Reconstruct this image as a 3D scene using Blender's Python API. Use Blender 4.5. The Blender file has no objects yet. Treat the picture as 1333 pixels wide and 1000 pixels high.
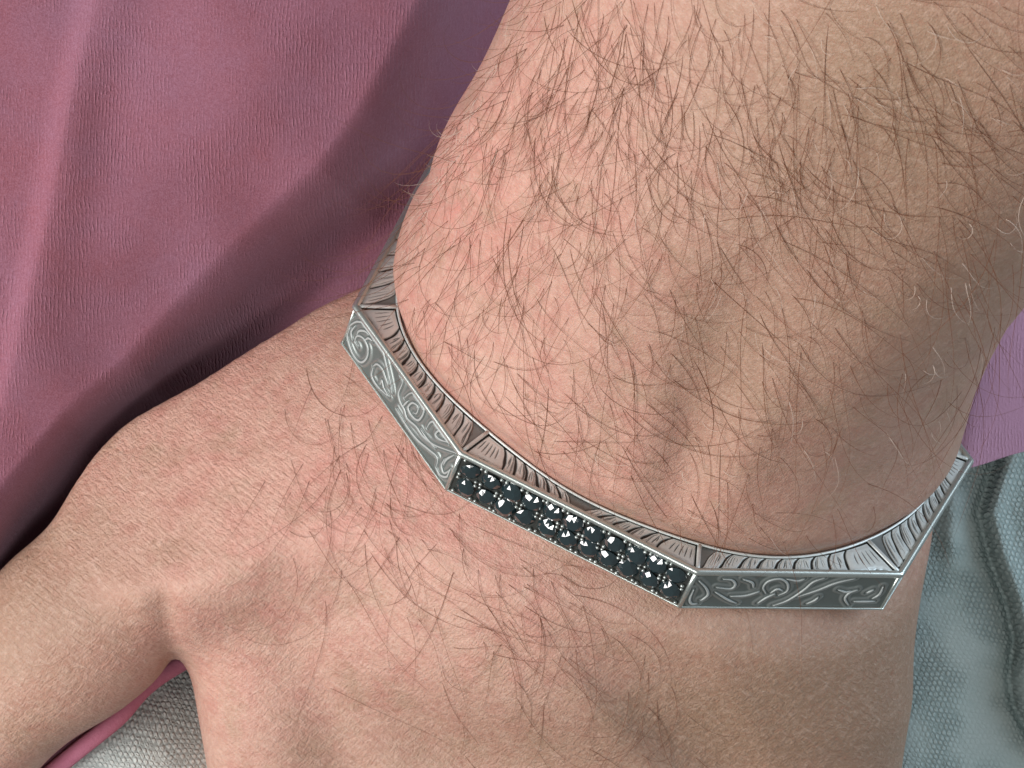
import bpy, math, random
import numpy as np
R = math.radians
random.seed(7)
rng = np.random.default_rng(7)
scene = bpy.context.scene
MM = 0.001

# ------------------------------------------------------------------ camera
CAM_D = 400.0                     # mm above the bracelet's front facet
S = 0.088                         # mm per photograph pixel at z = 0
cam_data = bpy.data.cameras.new("camera")
cam = bpy.data.objects.new("camera", cam_data)
scene.collection.objects.link(cam)
cam.location = (0, 0, CAM_D * MM)
cam_data.sensor_width = 36
cam_data.lens = 36 * CAM_D / (1333 * S)
cam_data.clip_start = 0.01
cam_data.clip_end = 50
cam_data.dof.use_dof = True
cam_data.dof.focus_distance = 0.400
cam_data.dof.aperture_fstop = 170
scene.camera = cam

# ------------------------------------------------------------------ world and lamps
world = bpy.data.worlds.new("World")
scene.world = world
world.use_nodes = True
bg = world.node_tree.nodes["Background"]
bg.inputs[0].default_value = (0.96, 0.98, 1.0, 1)
bg.inputs[1].default_value = 0.13


def area(name, loc, target, size, watts, color):
    d = bpy.data.lights.new(name, 'AREA')
    d.shape = 'RECTANGLE'
    d.size, d.size_y = size
    d.energy = watts
    d.color = color
    o = bpy.data.objects.new(name, d)
    scene.collection.objects.link(o)
    o.location = [c * MM for c in loc]
    v = np.array(target, float) - np.array(loc, float)
    from mathutils import Vector
    o.rotation_euler = Vector(v).to_track_quat('-Z', 'Y').to_euler()
    return o


area("key_lamp", (-330, -60, 250), (-10, 0, -10), (0.28, 0.26), 2.5, (1.0, 0.97, 0.95))
area("fill_lamp", (420, 90, 110), (60, -10, -50), (0.28, 0.28), 1.4, (0.74, 0.87, 1.0))
area("flash_lamp", (-40, -160, 430), (0, -15, 0), (0.09, 0.09), 0.55, (1.0, 0.98, 0.95))  # small added lamp near the camera, for glints on the stones

scene.view_settings.view_transform = 'Standard'
scene.view_settings.look = 'None'
scene.view_settings.gamma = 1
scene.view_settings.exposure = 0.0

# ------------------------------------------------------------------ helpers
def unproj(px, py, z):
    k = S * (CAM_D - z) / CAM_D
    return np.array([(px - 666.5) * k, (500 - py) * k, z])


def mesh_obj(name, verts, faces, mat, parent=None, smooth=False, loc=None):
    me = bpy.data.meshes.new(name)
    v = np.asarray(verts, dtype=float) * MM
    if loc is not None:
        v = v - np.asarray(loc, float) * MM
    me.from_pydata(v.tolist(), [], faces if isinstance(faces, list) else faces.tolist())
    if smooth:
        me.polygons.foreach_set("use_smooth", [True] * len(me.polygons))
    me.materials.append(mat)
    me.update()
    o = bpy.data.objects.new(name, me)
    scene.collection.objects.link(o)
    if loc is not None:
        o.location = [c * MM for c in loc]
    if parent is not None:
        o.parent = parent
    return o


def vattr(o, name, vals):
    a = o.data.attributes.new(name, 'FLOAT', 'POINT')
    a.data.foreach_set("value", np.asarray(vals, dtype=np.float32))


def empty(name, label, cat, loc=(0, 0, 0)):
    o = bpy.data.objects.new(name, None)
    scene.collection.objects.link(o)
    o.location = [c * MM for c in loc]
    o['label'] = label
    o['category'] = cat
    o.empty_display_size = 0.01
    return o


def smoothstep(x):
    x = np.clip(x, 0, 1)
    return x * x * (3 - 2 * x)


def catmull(pts, n):
    p = np.asarray(pts, float)
    p = np.vstack([2 * p[0] - p[1], p, 2 * p[-1] - p[-2]])
    out = []
    for i in range(1, len(p) - 2):
        t = np.linspace(0, 1, n, endpoint=False)[:, None]
        a, b, c, d = p[i - 1], p[i], p[i + 1], p[i + 2]
        out.append(0.5 * ((2 * b) + (c - a) * t + (2 * a - 5 * b + 4 * c - d) * t ** 2 + (3 * b - a - 3 * c + d) * t ** 3))
    out.append(p[-2][None, :])
    return np.vstack(out)


def tube(pts, radii, sides=8, closed=False, flat=None):
    """verts, faces of a tube along pts (mm). flat = (axis, factor) squashes it along one axis"""
    pts = np.asarray(pts, float)
    n = len(pts)
    radii = np.broadcast_to(np.asarray(radii, float), (n,))
    if closed:
        t = np.roll(pts, -1, 0) - np.roll(pts, 1, 0)
    else:
        t = np.gradient(pts, axis=0)
    t /= np.linalg.norm(t, axis=1)[:, None] + 1e-12
    ref = np.array([0.13, 0.21, 0.97]) if flat is None else np.asarray(flat[0], float)
    a = np.cross(t, ref)
    a /= np.linalg.norm(a, axis=1)[:, None] + 1e-12
    b = np.cross(a, t)
    ang = np.arange(sides) * 2 * math.pi / sides
    kb = 1.0 if flat is None else flat[1]
    v = (pts[:, None, :] + radii[:, None, None] * (np.cos(ang)[None, :, None] * a[:, None, :] + kb * np.sin(ang)[None, :, None] * b[:, None, :]))
    v = v.reshape(-1, 3)
    f = []
    for i in range(n if closed else n - 1):
        j = (i + 1) % n
        for k in range(sides):
            l = (k + 1) % sides
            f.append((i * sides + k, i * sides + l, j * sides + l, j * sides + k))
    if not closed:
        f.append(tuple(range(sides))[::-1])
        f.append(tuple((n - 1) * sides + k for k in range(sides)))
    return v, f


# ------------------------------------------------------------------ materials
class NT:
    def __init__(self, name):
        self.m = bpy.data.materials.new(name)
        self.m.use_nodes = True
        self.t = self.m.node_tree
        self.b = self.t.nodes["Principled BSDF"]
        tc = self.t.nodes.new("ShaderNodeTexCoord")
        mp = self.t.nodes.new("ShaderNodeMapping")
        mp.inputs['Scale'].default_value = (1000, 1000, 1000)
        self.link(tc.outputs['Object'], mp.inputs[0])
        self.co = mp.outputs[0]

    def link(self, a, b):
        self.t.links.new(a, b)

    def node(self, kind, **kw):
        n = self.t.nodes.new(kind)
        for k, v in kw.items():
            setattr(n, k, v)
        return n

    def mapping(self, scale=(1, 1, 1), rot=(0, 0, 0)):
        r = self.node("ShaderNodeMapping")
        r.inputs['Rotation'].default_value = rot
        self.link(self.co, r.inputs[0])
        m = self.node("ShaderNodeMapping")
        m.inputs['Scale'].default_value = scale
        self.link(r.outputs[0], m.inputs[0])
        return m.outputs[0]

    def noise(self, scale, detail=3, rough=0.5, co=None, dist=0.0):
        n = self.node("ShaderNodeTexNoise")
        n.inputs['Scale'].default_value = scale
        n.inputs['Detail'].default_value = detail
        n.inputs['Roughness'].default_value = rough
        n.inputs['Distortion'].default_value = dist
        self.link(co or self.co, n.inputs['Vector'])
        return n.outputs['Fac']

    def voronoi(self, scale, feature='DISTANCE_TO_EDGE', co=None, rand=1.0):
        n = self.node("ShaderNodeTexVoronoi", feature=feature)
        n.inputs['Scale'].default_value = scale
        n.inputs['Randomness'].default_value = rand
        self.link(co or self.co, n.inputs['Vector'])
        return n.outputs['Distance']

    def math(self, op, a, b=None, c=None, clamp=False):
        n = self.node("ShaderNodeMath", operation=op, use_clamp=clamp)
        for i, x in enumerate((a, b, c)):
            if x is None:
                continue
            if isinstance(x, (int, float)):
                n.inputs[i].default_value = x
            else:
                self.link(x, n.inputs[i])
        return n.outputs[0]

    def ramp(self, fac, lo, hi):
        n = self.node("ShaderNodeMapRange")
        n.inputs['From Min'].default_value = lo
        n.inputs['From Max'].default_value = hi
        self.link(fac, n.inputs['Value'])
        return n.outputs[0]

    def mix(self, fac, a, b, blend='MIX'):
        n = self.node("ShaderNodeMix", data_type='RGBA', blend_type=blend)
        for s, x in ((0, fac), (6, a), (7, b)):
            if isinstance(x, (int, float)):
                n.inputs[s].default_value = x
            elif isinstance(x, tuple):
                n.inputs[s].default_value = (*x, 1)
            else:
                self.link(x, n.inputs[s])
        return n.outputs[2]

    def attr(self, name):
        n = self.node("ShaderNodeAttribute", attribute_name=name)
        return n.outputs['Fac']

    def bump(self, height, dist_mm, strength=1.0, normal=None):
        n = self.node("ShaderNodeBump")
        n.inputs['Strength'].default_value = strength
        n.inputs['Distance'].default_value = dist_mm * MM
        self.link(height, n.inputs['Height'])
        if normal is not None:
            self.link(normal, n.inputs['Normal'])
        return n.outputs[0]

    def set(self, key, v):
        i = self.b.inputs[key]
        if isinstance(v, (int, float)):
            i.default_value = v
        elif isinstance(v, tuple):
            i.default_value = (*v, 1) if len(v) == 3 and i.type == 'RGBA' else v
        else:
            self.link(v, i)


def skin_material():
    n = NT("skin")
    big = n.noise(0.055, 4, 0.6)
    mid = n.noise(0.26, 5, 0.65)
    fine = n.noise(1.3, 5, 0.7)
    grain = n.noise(3.6, 3, 0.75)
    flush = n.attr("flush")
    painted_shade = n.attr("tan")
    hand = n.attr("hand")
    c = n.mix(n.ramp(big, 0.32, 0.68), (0.53, 0.33, 0.256), (0.55, 0.305, 0.244))
    c = n.mix(n.math('MULTIPLY', n.ramp(mid, 0.44, 0.68), 0.70), c, (0.45, 0.19, 0.155))
    c = n.mix(n.math('MULTIPLY', n.ramp(n.noise(0.17, 4, 0.6), 0.50, 0.68), 0.5), c, (0.36, 0.245, 0.165))
    c = n.mix(n.math('MULTIPLY', flush, n.math('MULTIPLY', n.ramp(n.noise(0.45, 5, 0.7), 0.36, 0.66), 0.75)), c, (0.60, 0.245, 0.205))
    c = n.mix(n.math('MULTIPLY', painted_shade, 0.95), c, (0.285, 0.185, 0.122))  # shade on the arm, hand and thumb painted in as browner skin
    c = n.mix(n.math('MULTIPLY', n.ramp(fine, 0.48, 0.72), 0.30), c, (0.70, 0.50, 0.41))
    c = n.mix(n.math('MULTIPLY', n.ramp(fine, 0.48, 0.28), 0.40), c, (0.40, 0.185, 0.135))
    c = n.mix(n.math('MULTIPLY', n.ramp(grain, 0.52, 0.75), 0.12), c, (0.70, 0.50, 0.41))
    c = n.mix(n.math('MULTIPLY', n.ramp(grain, 0.48, 0.25), 0.30), c, (0.34, 0.17, 0.12))
    spots = n.voronoi(0.16, 'F1')
    c = n.mix(n.math('MULTIPLY', n.ramp(spots, 0.075, 0.03), 0.55), c, (0.26, 0.125, 0.075))
    # short pale creases running across the back of the hand
    cr = n.noise(1.0, 4, 0.6, n.mapping((0.42, 2.3, 1.0), (0, 0, R(36))), 0.35)
    c = n.mix(n.math('MULTIPLY', n.ramp(cr, 0.55, 0.75), n.math('MULTIPLY_ADD', hand, 0.14, 0.07)), c, (0.82, 0.62, 0.53))
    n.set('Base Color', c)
    n.set('Subsurface Weight', 0.15)
    n.set('Subsurface Radius', (1.0, 0.4, 0.22))
    n.b.inputs['Subsurface Scale'].default_value = 0.0009
    n.set('Roughness', n.math('MULTIPLY_ADD', fine, 0.25, 0.36))
    n.set('Specular IOR Level', 0.45)
    # wrinkle net: stretched crack patterns, stronger on the back of the hand
    v1 = n.voronoi(1.0, 'DISTANCE_TO_EDGE', n.mapping((1.0, 2.1, 1.5), (0, 0, R(-52))))
    v2 = n.voronoi(1.0, 'DISTANCE_TO_EDGE', n.mapping((3.4, 2.6, 3.0), (0, 0, R(-25))))
    l1 = n.ramp(v1, 0.0, 0.22)
    l2 = n.ramp(v2, 0.0, 0.25)
    h = n.math('ADD', n.math('MULTIPLY', l1, n.math('MULTIPLY_ADD', hand, 0.08, 0.20)), n.math('MULTIPLY', l2, 0.18))
    h = n.math('ADD', h, n.math('MULTIPLY', cr, n.math('MULTIPLY_ADD', hand, 1.7, 0.7)))
    cr2 = n.noise(1.0, 3, 0.6, n.mapping((0.5, 1.9, 1.0), (0, 0, R(-42))), 0.5)
    h = n.math('ADD', h, n.math('MULTIPLY', cr2, n.math('MULTIPLY_ADD', hand, 0.8, 0.8)))
    h = n.math('ADD', h, n.math('MULTIPLY', grain, 0.3))
    h = n.math('ADD', h, n.math('MULTIPLY', fine, 0.8))
    n.set('Normal', n.bump(h, 0.12, 0.85))
    return n.m


def shirt_material():
    n = NT("mauve_jersey")
    big = n.noise(0.06, 5, 0.7)
    fine = n.noise(2.2, 4, 0.7)
    c = n.mix(n.ramp(big, 0.32, 0.68), (0.285, 0.108, 0.138), (0.28, 0.135, 0.19))
    c = n.mix(n.math('MULTIPLY', n.ramp(fine, 0.35, 0.75), 0.45), c, (0.17, 0.055, 0.085))
    yarn = n.noise(5.0, 3, 0.8)
    c = n.mix(n.math('MULTIPLY', n.ramp(yarn, 0.5, 0.75), 0.5), c, (0.38, 0.20, 0.30))
    c = n.mix(n.math('MULTIPLY', n.ramp(yarn, 0.5, 0.28), 0.5), c, (0.17, 0.04, 0.06))
    c = n.mix(n.attr('fade'), c, (0.56, 0.34, 0.50))  # cool side light put into the cloth colour as lilac
    # heathered yarn: short vertical stitches of the knit
    w = n.mapping((2.3, 2.3, 0.0), (0, 0, R(2)))
    sep = n.node("ShaderNodeSeparateXYZ")
    wob = n.noise(0.10, 4, 0.65)
    n.link(w, sep.inputs[0])
    x = n.math('ADD', sep.outputs[0], n.math('MULTIPLY', wob, 4.0))
    wales = n.math('SINE', n.math('MULTIPLY', x, 6.2832))
    dash = n.noise(1.0, 2, 0.6, n.mapping((3.4, 1.25, 0.0)))
    stitch = n.math('MULTIPLY', n.ramp(wales, -0.3, 1.0), n.ramp(dash, 0.42, 0.62))
    patch = n.ramp(n.noise(0.085, 4, 0.7), 0.42, 0.66)
    k = n.math('MULTIPLY', stitch, patch)
    c = n.mix(n.math('MULTIPLY', k, 0.30), c, (0.46, 0.23, 0.29))
    n.set('Base Color', c)
    n.set('Roughness', 0.95)
    n.set('Specular IOR Level', 0.1)
    n.set('Sheen Weight', 0.25)
    n.b.inputs['Sheen Tint'].default_value = (0.85, 0.7, 0.85, 1)
    h = n.math('ADD', n.math('MULTIPLY', k, 1.2), n.math('MULTIPLY', n.noise(2.4, 4, 0.75), 0.9))
    n.set('Normal', n.bump(h, 0.12, 0.8))
    return n.m


def trouser_material():
    n = NT("grey_green_knit")
    co = n.mapping((1.0, 1.0, 0.0), (0, 0, R(-32)))
    wob = n.math('ADD', n.noise(0.13, 2), n.math('MULTIPLY', n.noise(0.9, 2), 0.2))
    sep = n.node("ShaderNodeSeparateXYZ")
    n.link(co, sep.inputs[0])
    x = n.math('ADD', n.math('MULTIPLY', sep.outputs[0], 6.2832 / 1.05), n.math('MULTIPLY', wob, 10.0))
    y = n.math('ADD', n.math('MULTIPLY', sep.outputs[1], 6.2832 / 0.86), n.math('MULTIPLY', wob, 9.0))
    sx = n.math('SINE', x)
    sy = n.math('SINE', n.math('ADD', y, n.math('MULTIPLY', n.math('SIGN', sx), 1.57)))
    loops = n.math('MULTIPLY', n.math('ABSOLUTE', sx), n.math('MULTIPLY_ADD', sy, 0.5, 0.5))
    loops = n.math('MULTIPLY', n.ramp(loops, 0.02, 0.5), n.ramp(n.noise(1.1, 2), 0.3, 0.55))
    patch = n.ramp(n.noise(0.11, 2, 0.5), 0.36, 0.52)
    fine = n.noise(3.0, 4, 0.7)
    holes = n.math('MULTIPLY', n.math('SUBTRACT', 1.0, loops), n.math('MULTIPLY_ADD', patch, 0.75, 0.15))
    c = n.mix(n.ramp(n.noise(0.07, 3), 0.3, 0.7), (0.37, 0.47, 0.46), (0.44, 0.53, 0.52))
    c = n.mix(n.attr('pale'), c, (0.74, 0.79, 0.76))  # paler colour stands in for bright light on the cloth by the thumb
    c = n.mix(n.math('MULTIPLY', n.ramp(fine, 0.4, 0.8), 0.35), c, (0.62, 0.68, 0.67))
    c = n.mix(n.math('MULTIPLY', holes, 0.5), c, (0.10, 0.16, 0.16))
    n.set('Base Color', c)
    n.set('Roughness', 0.95)
    n.set('Specular IOR Level', 0.1)
    h = n.math('ADD', n.math('MULTIPLY', loops, n.math('MULTIPLY_ADD', patch, 0.8, 0.2)), n.math('MULTIPLY', fine, 0.5))
    n.set('Normal', n.bump(h, 0.24, 0.8))
    return n.m


def silver_material(name, bright, dark, rough, noise_amp=0.15, metal=1.0):
    n = NT(name)
    pat = n.attr("patina")
    fine = n.noise(2.5, 4, 0.65)
    scr = n.noise(1.0, 3, 0.6, n.mapping((1.2, 9.0, 5.0), (0, 0, R(33))))
    c = n.mix(n.math('MULTIPLY', n.ramp(fine, 0.35, 0.75), 0.35), bright, tuple(b * 0.72 for b in bright))
    c = n.mix(pat, c, dark)
    n.set('Base Color', c)
    n.set('Metallic', n.math('MULTIPLY_ADD', pat, -0.45 * metal, metal))
    n.set('Roughness', n.math('ADD', n.math('MULTIPLY_ADD', scr, 0.16, rough - 0.08), n.math('MULTIPLY', pat, 0.2)))
    n.set('Normal', n.bump(n.math('ADD', scr, n.math('MULTIPLY', fine, 0.8)), 0.03 * noise_amp / 0.15, 0.4 if noise_amp > 0.1 else 0.12))
    return n.m


M_SKIN = skin_material()
M_SHIRT = shirt_material()
M_HEM = NT('pink_hem_jersey')
M_HEM.set('Base Color', M_HEM.mix(M_HEM.noise(1.2, 4, 0.7), (0.52, 0.15, 0.24), (0.66, 0.27, 0.37)))
M_HEM.set('Roughness', 0.95)
M_HEM.set('Normal', M_HEM.bump(M_HEM.noise(2.5, 3, 0.7), 0.12, 0.8))
M_HEM = M_HEM.m
M_TROUSER = trouser_material()
M_RIM = silver_material("engraved_silver", (0.74, 0.80, 0.79), (0.028, 0.027, 0.023), 0.40, metal=0.35)
M_PANEL = silver_material("oxidised_silver", (0.43, 0.47, 0.455), (0.062, 0.085, 0.079), 0.36, metal=0.85)
M_TRIM = silver_material("polished_silver", (0.64, 0.70, 0.665), (0.2, 0.2, 0.2), 0.30, noise_amp=0.05, metal=0.85)
M_SETTING = silver_material("blackened_silver", (0.13, 0.14, 0.13), (0.03, 0.03, 0.03), 0.4)


def gem_material():
    n = NT("black_stone")
    n.set('Base Color', (0.012, 0.026, 0.030))
    n.set('Roughness', 0.05)
    n.b.inputs['IOR'].default_value = 2.1
    n.set('Specular IOR Level', 0.6)
    return n.m


M_GEM = gem_material()


def hair_material(name, col, rough=0.45):
    n = NT(name)
    n.set('Base Color', col)
    n.set('Roughness', rough)
    n.set('Specular IOR Level', 0.4)
    return n.m


M_HAIR = hair_material("brown_hair", (0.16, 0.058, 0.026))
M_PALE = hair_material("pale_hair", (0.62, 0.50, 0.42), 0.3)

# ------------------------------------------------------------------ ring frame
p = np.array([0.38, 0.925]); p /= np.linalg.norm(p)
sn = cs = math.sqrt(0.5)
m_ax = np.array([p[1], -p[0], 0.0])              # across the wrist
u_ax = np.array([-p[0] * cs, -p[1] * cs, sn])    # out of the back of the wrist
n_ax = np.array([p[0] * sn, p[1] * sn, cs])      # towards the elbow
O = unproj(753, 667, 0)


def to_ring(px, py):
    """photograph pixel -> (M, U) on the rim's plane"""
    d = unproj(px, py, 0) - np.array([0, 0, CAM_D])
    c0 = np.array([0, 0, CAM_D])
    t = np.dot(O - c0, n_ax) / np.dot(d, n_ax)
    P = c0 + d * t - O
    return np.array([P @ m_ax, P @ u_ax])


def ring_pt(M, U, Q):
    M, U, Q = np.broadcast_arrays(np.asarray(M, float), np.asarray(U, float), np.asarray(Q, float))
    return O + M[..., None] * m_ax + U[..., None] * u_ax + Q[..., None] * n_ax


A_, B_, C_, D_, E_, F_, G1 = [to_ring(*q) for q in ((566, 200), (460, 398), (598, 590), (908, 746), (1175, 749), (1267, 600), (1240, 565))]
gd = (G1 - F_) / np.linalg.norm(G1 - F_)
G_ = F_ + gd * 24
H_ = A_ + np.array([19.0, -15.0])
POLY = np.array([A_, B_, C_, D_, E_, F_, G_, H_])
inner_px = [(512, 378), (521, 405), (535, 447), (562, 484), (598, 529), (634, 563), (700, 609), (752, 642), (790, 662), (840, 686), (910, 708), (978, 718),
            (1050, 722), (1101, 715), (1145, 698), (1176, 672), (1203, 638), (1220, 611), (1241, 570)]
inner = np.array([to_ring(*q) for q in inner_px])
CEN = np.array([4.0, -26.0])
hid = np.array([[33, -41], [26, -47], [14, -50.5], [2, -51.5], [-10, -50], [-20, -45.5], [-26.5, -37]])
allp = np.vstack([inner, hid]) - CEN
th = np.arctan2(allp[:, 1], allp[:, 0]); rr = np.hypot(allp[:, 0], allp[:, 1])
KF = 7
basis = lambda t: np.stack([np.ones_like(t)] + [f(k * t) for k in range(1, KF) for f in (np.cos, np.sin)], -1)
coef = np.linalg.solve(basis(th).T @ basis(th) + 0.02 * np.eye(2 * KF - 1), basis(th).T @ rr)
tabt = np.linspace(-math.pi, math.pi, 721)
tabr = basis(tabt) @ coef
rad = lambda t: np.interp((t + math.pi) % (2 * math.pi) - math.pi, tabt, tabr)
print("POLY", POLY.round(1).tolist())
print("fit err", np.abs(rad(th) - rr).max(), "r range", tabr.min(), tabr.max())

# ------------------------------------------------------------------ body: one implicit surface, meshed
H = 1.0
X0, X1, Y0, Y1, Z0, Z1 = -82, 96, -150, 92, -88, 100
gx = np.arange(X0, X1 + H, H, dtype=np.float32)
gy = np.arange(Y0, Y1 + H, H, dtype=np.float32)
gz = np.arange(Z0, Z1 + H, H, dtype=np.float32)
GX, GY, GZ = gx[:, None, None], gy[None, :, None], gz[None, None, :]


def smin(a, b, k):
    h = np.clip(0.5 + 0.5 * (b - a) / k, 0, 1)
    return b + (a - b) * h - k * h * (1 - h)


def forearm_sdf():
    dx, dy, dz = GX - O[0], GY - O[1], GZ - O[2]
    M = (dx * m_ax[0] + dy * m_ax[1] + dz * m_ax[2]).astype(np.float32)
    U = (dx * u_ax[0] + dy * u_ax[1] + dz * u_ax[2]).astype(np.float32)
    Q = (dx * n_ax[0] + dy * n_ax[1] + dz * n_ax[2]).astype(np.float32)
    Qk = [-40, -10, 0, 4.5, 15, 30, 50, 80, 120]
    mc = CEN[0] + np.interp(Q, Qk, [0, 0, 0, 0, -0.4, -0.6, 1.0, 5.0, 8])
    uc = CEN[1] + np.interp(Q, Qk, [0, 0, 0, 0.2, 0.5, 1, 2.0, 3.0, 4])
    km = np.interp(Q, Qk, [1, 1, .985, .998, .968, .97, 1.0, 1.065, 1.13]).astype(np.float32)
    ku = np.interp(Q, Qk, [1, 1, .985, 1.03, 1.06, 1.11, 1.19, 1.32, 1.45]).astype(np.float32)
    M = (M - mc) / km
    U = (U - uc) / ku
    rho = np.sqrt(M * M + U * U)
    r = np.interp(np.arctan2(U, M), tabt, tabr).astype(np.float32)
    # towards the elbow the section rounds off to an oval
    d = (rho - r) * 0.92
    # outside the bracelet's width the skin may swell past the band's opening again
    slack = np.where(Q < -6.2, (-6.2 - Q) * 1.15, np.where(Q > 0.6, (Q - 0.6) * 0.5, 0.0))
    limit = (d - slack).astype(np.float32)
    d = np.maximum(d, -(Q + 22))
    return d.astype(np.float32), limit


F, LIMIT = forearm_sdf()
WR = ring_pt(CEN[0], CEN[1], -3.0)
h_ax = np.array([-0.235, -0.83, -0.50]); h_ax /= np.linalg.norm(h_ax)
mh = np.array([0.955, -0.27, -0.05]); mh -= h_ax * (mh @ h_ax); mh /= np.linalg.norm(mh)
dh = np.cross(mh, h_ax)
if dh[2] < 0: dh = -dh
hand_pt = lambda t, b, v: WR + h_ax * t + mh * b + dh * v


def hand_sdf():
    dx, dy, dz = GX - WR[0], GY - WR[1], GZ - WR[2]
    t = (dx * h_ax[0] + dy * h_ax[1] + dz * h_ax[2]).astype(np.float32)
    b = (dx * mh[0] + dy * mh[1] + dz * mh[2]).astype(np.float32)
    v = (dx * dh[0] + dy * dh[1] + dz * dh[2]).astype(np.float32)
    tk = [-20, 0, 15, 30, 45, 60, 75, 90]
    bo = np.interp(t, tk, [0, -0.5, -0.5, 0.2, 1.0, 1.8, 2, 2])
    vo = np.interp(t, tk, [0, 1, 4.0, 5.5, 5.5, 5, 3, 0])
    a = np.interp(t, tk, [27, 31.5, 37, 41, 43.0, 43.5, 43.5, 42]).astype(np.float32)
    e = np.interp(t, tk, [19, 21.5, 20.5, 18.5, 17, 16, 14.5, 12]).astype(np.float32)
    b = (b - bo) / a
    v = (v - vo - 2.5 * (1 - b * b) + 1.2) / e
    d = ((np.abs(b) ** 2.4 + np.abs(v) ** 2.4) ** (1 / 2.4) - 1) * np.minimum(a, e)
    d = np.maximum(d, t - 84)
    d = np.maximum(d, -(t + 12))
    return d.astype(np.float32)


F = smin(F, hand_sdf(), 9.0)


def add_capsule(F, pa, pb, ra, rb, k):
    pa, pb = np.asarray(pa, float), np.asarray(pb, float)
    mrg = max(ra, rb) + k + 4
    lo = np.minimum(pa, pb) - mrg
    hi = np.maximum(pa, pb) + mrg
    ix = slice(max(0, int((lo[0] - X0) / H)), max(1, int((hi[0] - X0) / H)))
    iy = slice(max(0, int((lo[1] - Y0) / H)), max(1, int((hi[1] - Y0) / H)))
    iz = slice(max(0, int((lo[2] - Z0) / H)), max(1, int((hi[2] - Z0) / H)))
    x, y, z = GX[ix] - pa[0], GY[:, iy] - pa[1], GZ[:, :, iz] - pa[2]
    d = pb - pa
    t = np.clip((x * d[0] + y * d[1] + z * d[2]) / (d @ d), 0, 1)
    dd = np.sqrt((x - t * d[0]) ** 2 + (y - t * d[1]) ** 2 + (z - t * d[2]) ** 2) - (ra + (rb - ra) * t)
    F[ix, iy, iz] = smin(F[ix, iy, iz], dd.astype(np.float32), k)


# thumb: base, knuckle, tip
th_nodes = [((490, 560), -26, 17.0), ((250, 674), -27, 13.3), ((94, 820), -31, 10.4), ((-66, 968), -36, 9.4), ((-190, 1070), -42, 8.5)]
tn = [(unproj(*q, z), r) for q, z, r in th_nodes]
for i in range(4):
    add_capsule(F, tn[i][0], tn[i + 1][0], tn[i][1], tn[i + 1][1], 7.0 if i == 0 else 4.5)
# web of skin between thumb and first finger
add_capsule(F, unproj(290, 690, -33), unproj(240, 806, -41), 6.5, 4.5, 5.0)
add_capsule(F, unproj(338, 775, -31), unproj(390, 1090, -38), 9.6, 10, 3.5)
# fingers, curled over the thigh
for b0, l, r0 in ((-31, 44, 9.5), (-10, 48, 9.8), (11, 45, 9.4), (31, 36, 8.4)):
    q0 = hand_pt(74, b0, 1)
    q1 = hand_pt(74 + l * 0.75, b0 * 1.06, -9)
    q2 = hand_pt(74 + l * 1.12, b0 * 1.05, -26)
    q3 = hand_pt(74 + l * 1.1, b0 * 1.02, -42)
    add_capsule(F, q0, q1, r0 + 1, r0, 5)
    add_capsule(F, q1, q2, r0, r0 - 1, 2)
    add_capsule(F, q2, q3, r0 - 1, r0 - 2, 2)

# surface bumps and hollows: (px, py, sigma along, sigma across, angle deg, height mm)
BUMPS = [(530, 285, 75, 34, -62, 0.55), (585, 185, 55, 30, -62, 1.5), (1080, 540, 150, 70, -55, 1.2), (925, 480, 110, 38, -68, -0.85), (893, 605, 60, 22, -80, -0.5), (838, 590, 90, 26, -72, 0.9), (975, 585, 70, 26, -68, 0.9), (760, 430, 190, 60, -62, 1.0),
         (640, 250, 150, 55, -62, 0.7), (420, 560, 90, 20, -75, -1.5), (470, 600, 110, 45, -70, 1.2), (300, 620, 130, 60, -80, 0.9), (330, 830, 110, 60, 70, 1.2),
         (610, 800, 200, 30, 62, 0.5), (600, 970, 130, 36, 18, -2.5), (450, 900, 120, 40, 60, 0.7), (760, 880, 120, 40, 55, 0.7), (890, 960, 120, 40, 40, -2.5), (1000, 860, 110, 50, 70, 0.6), (700, 830, 170, 11, 50, 0.6), (930, 850, 150, 10, 62, 0.5), (520, 770, 120, 11, 66, 0.5), (1020, 1000, 130, 60, 20, -1.2), (213, 770, 70, 10, 82, -1.6), (190, 730, 60, 30, -60, 0.9),
         (150, 790, 90, 22, 40, -0.8), (690, 700, 140, 40, 55, 0.4)]
kz = (CAM_D - GZ) / CAM_D * S
PXg = 666.5 + GX / kz
PYg = 500 - GY / kz
for bx, by, sa, sb, ang, amp in BUMPS:
    c, s_ = math.cos(R(ang)), math.sin(R(ang))
    ax = (PXg - bx) * c + (PYg - by) * s_
    ay = -(PXg - bx) * s_ + (PYg - by) * c
    F -= (amp * np.exp(-0.5 * ((ax / sa) ** 2 + (ay / sb) ** 2)) * smoothstep((GZ + 45) / 20)).astype(np.float32)
del PXg, PYg
# the skin stays inside the band where the bracelet sits
near = (np.abs(GX - O[0]) < 200) & (GY > -60)
F = np.where(near, -smin(-F, -LIMIT, 1.2), F)
del LIMIT
F[0], F[-1], F[:, 0], F[:, -1], F[:, :, 0], F[:, :, -1] = 5, 5, 5, 5, 5, 5


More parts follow.
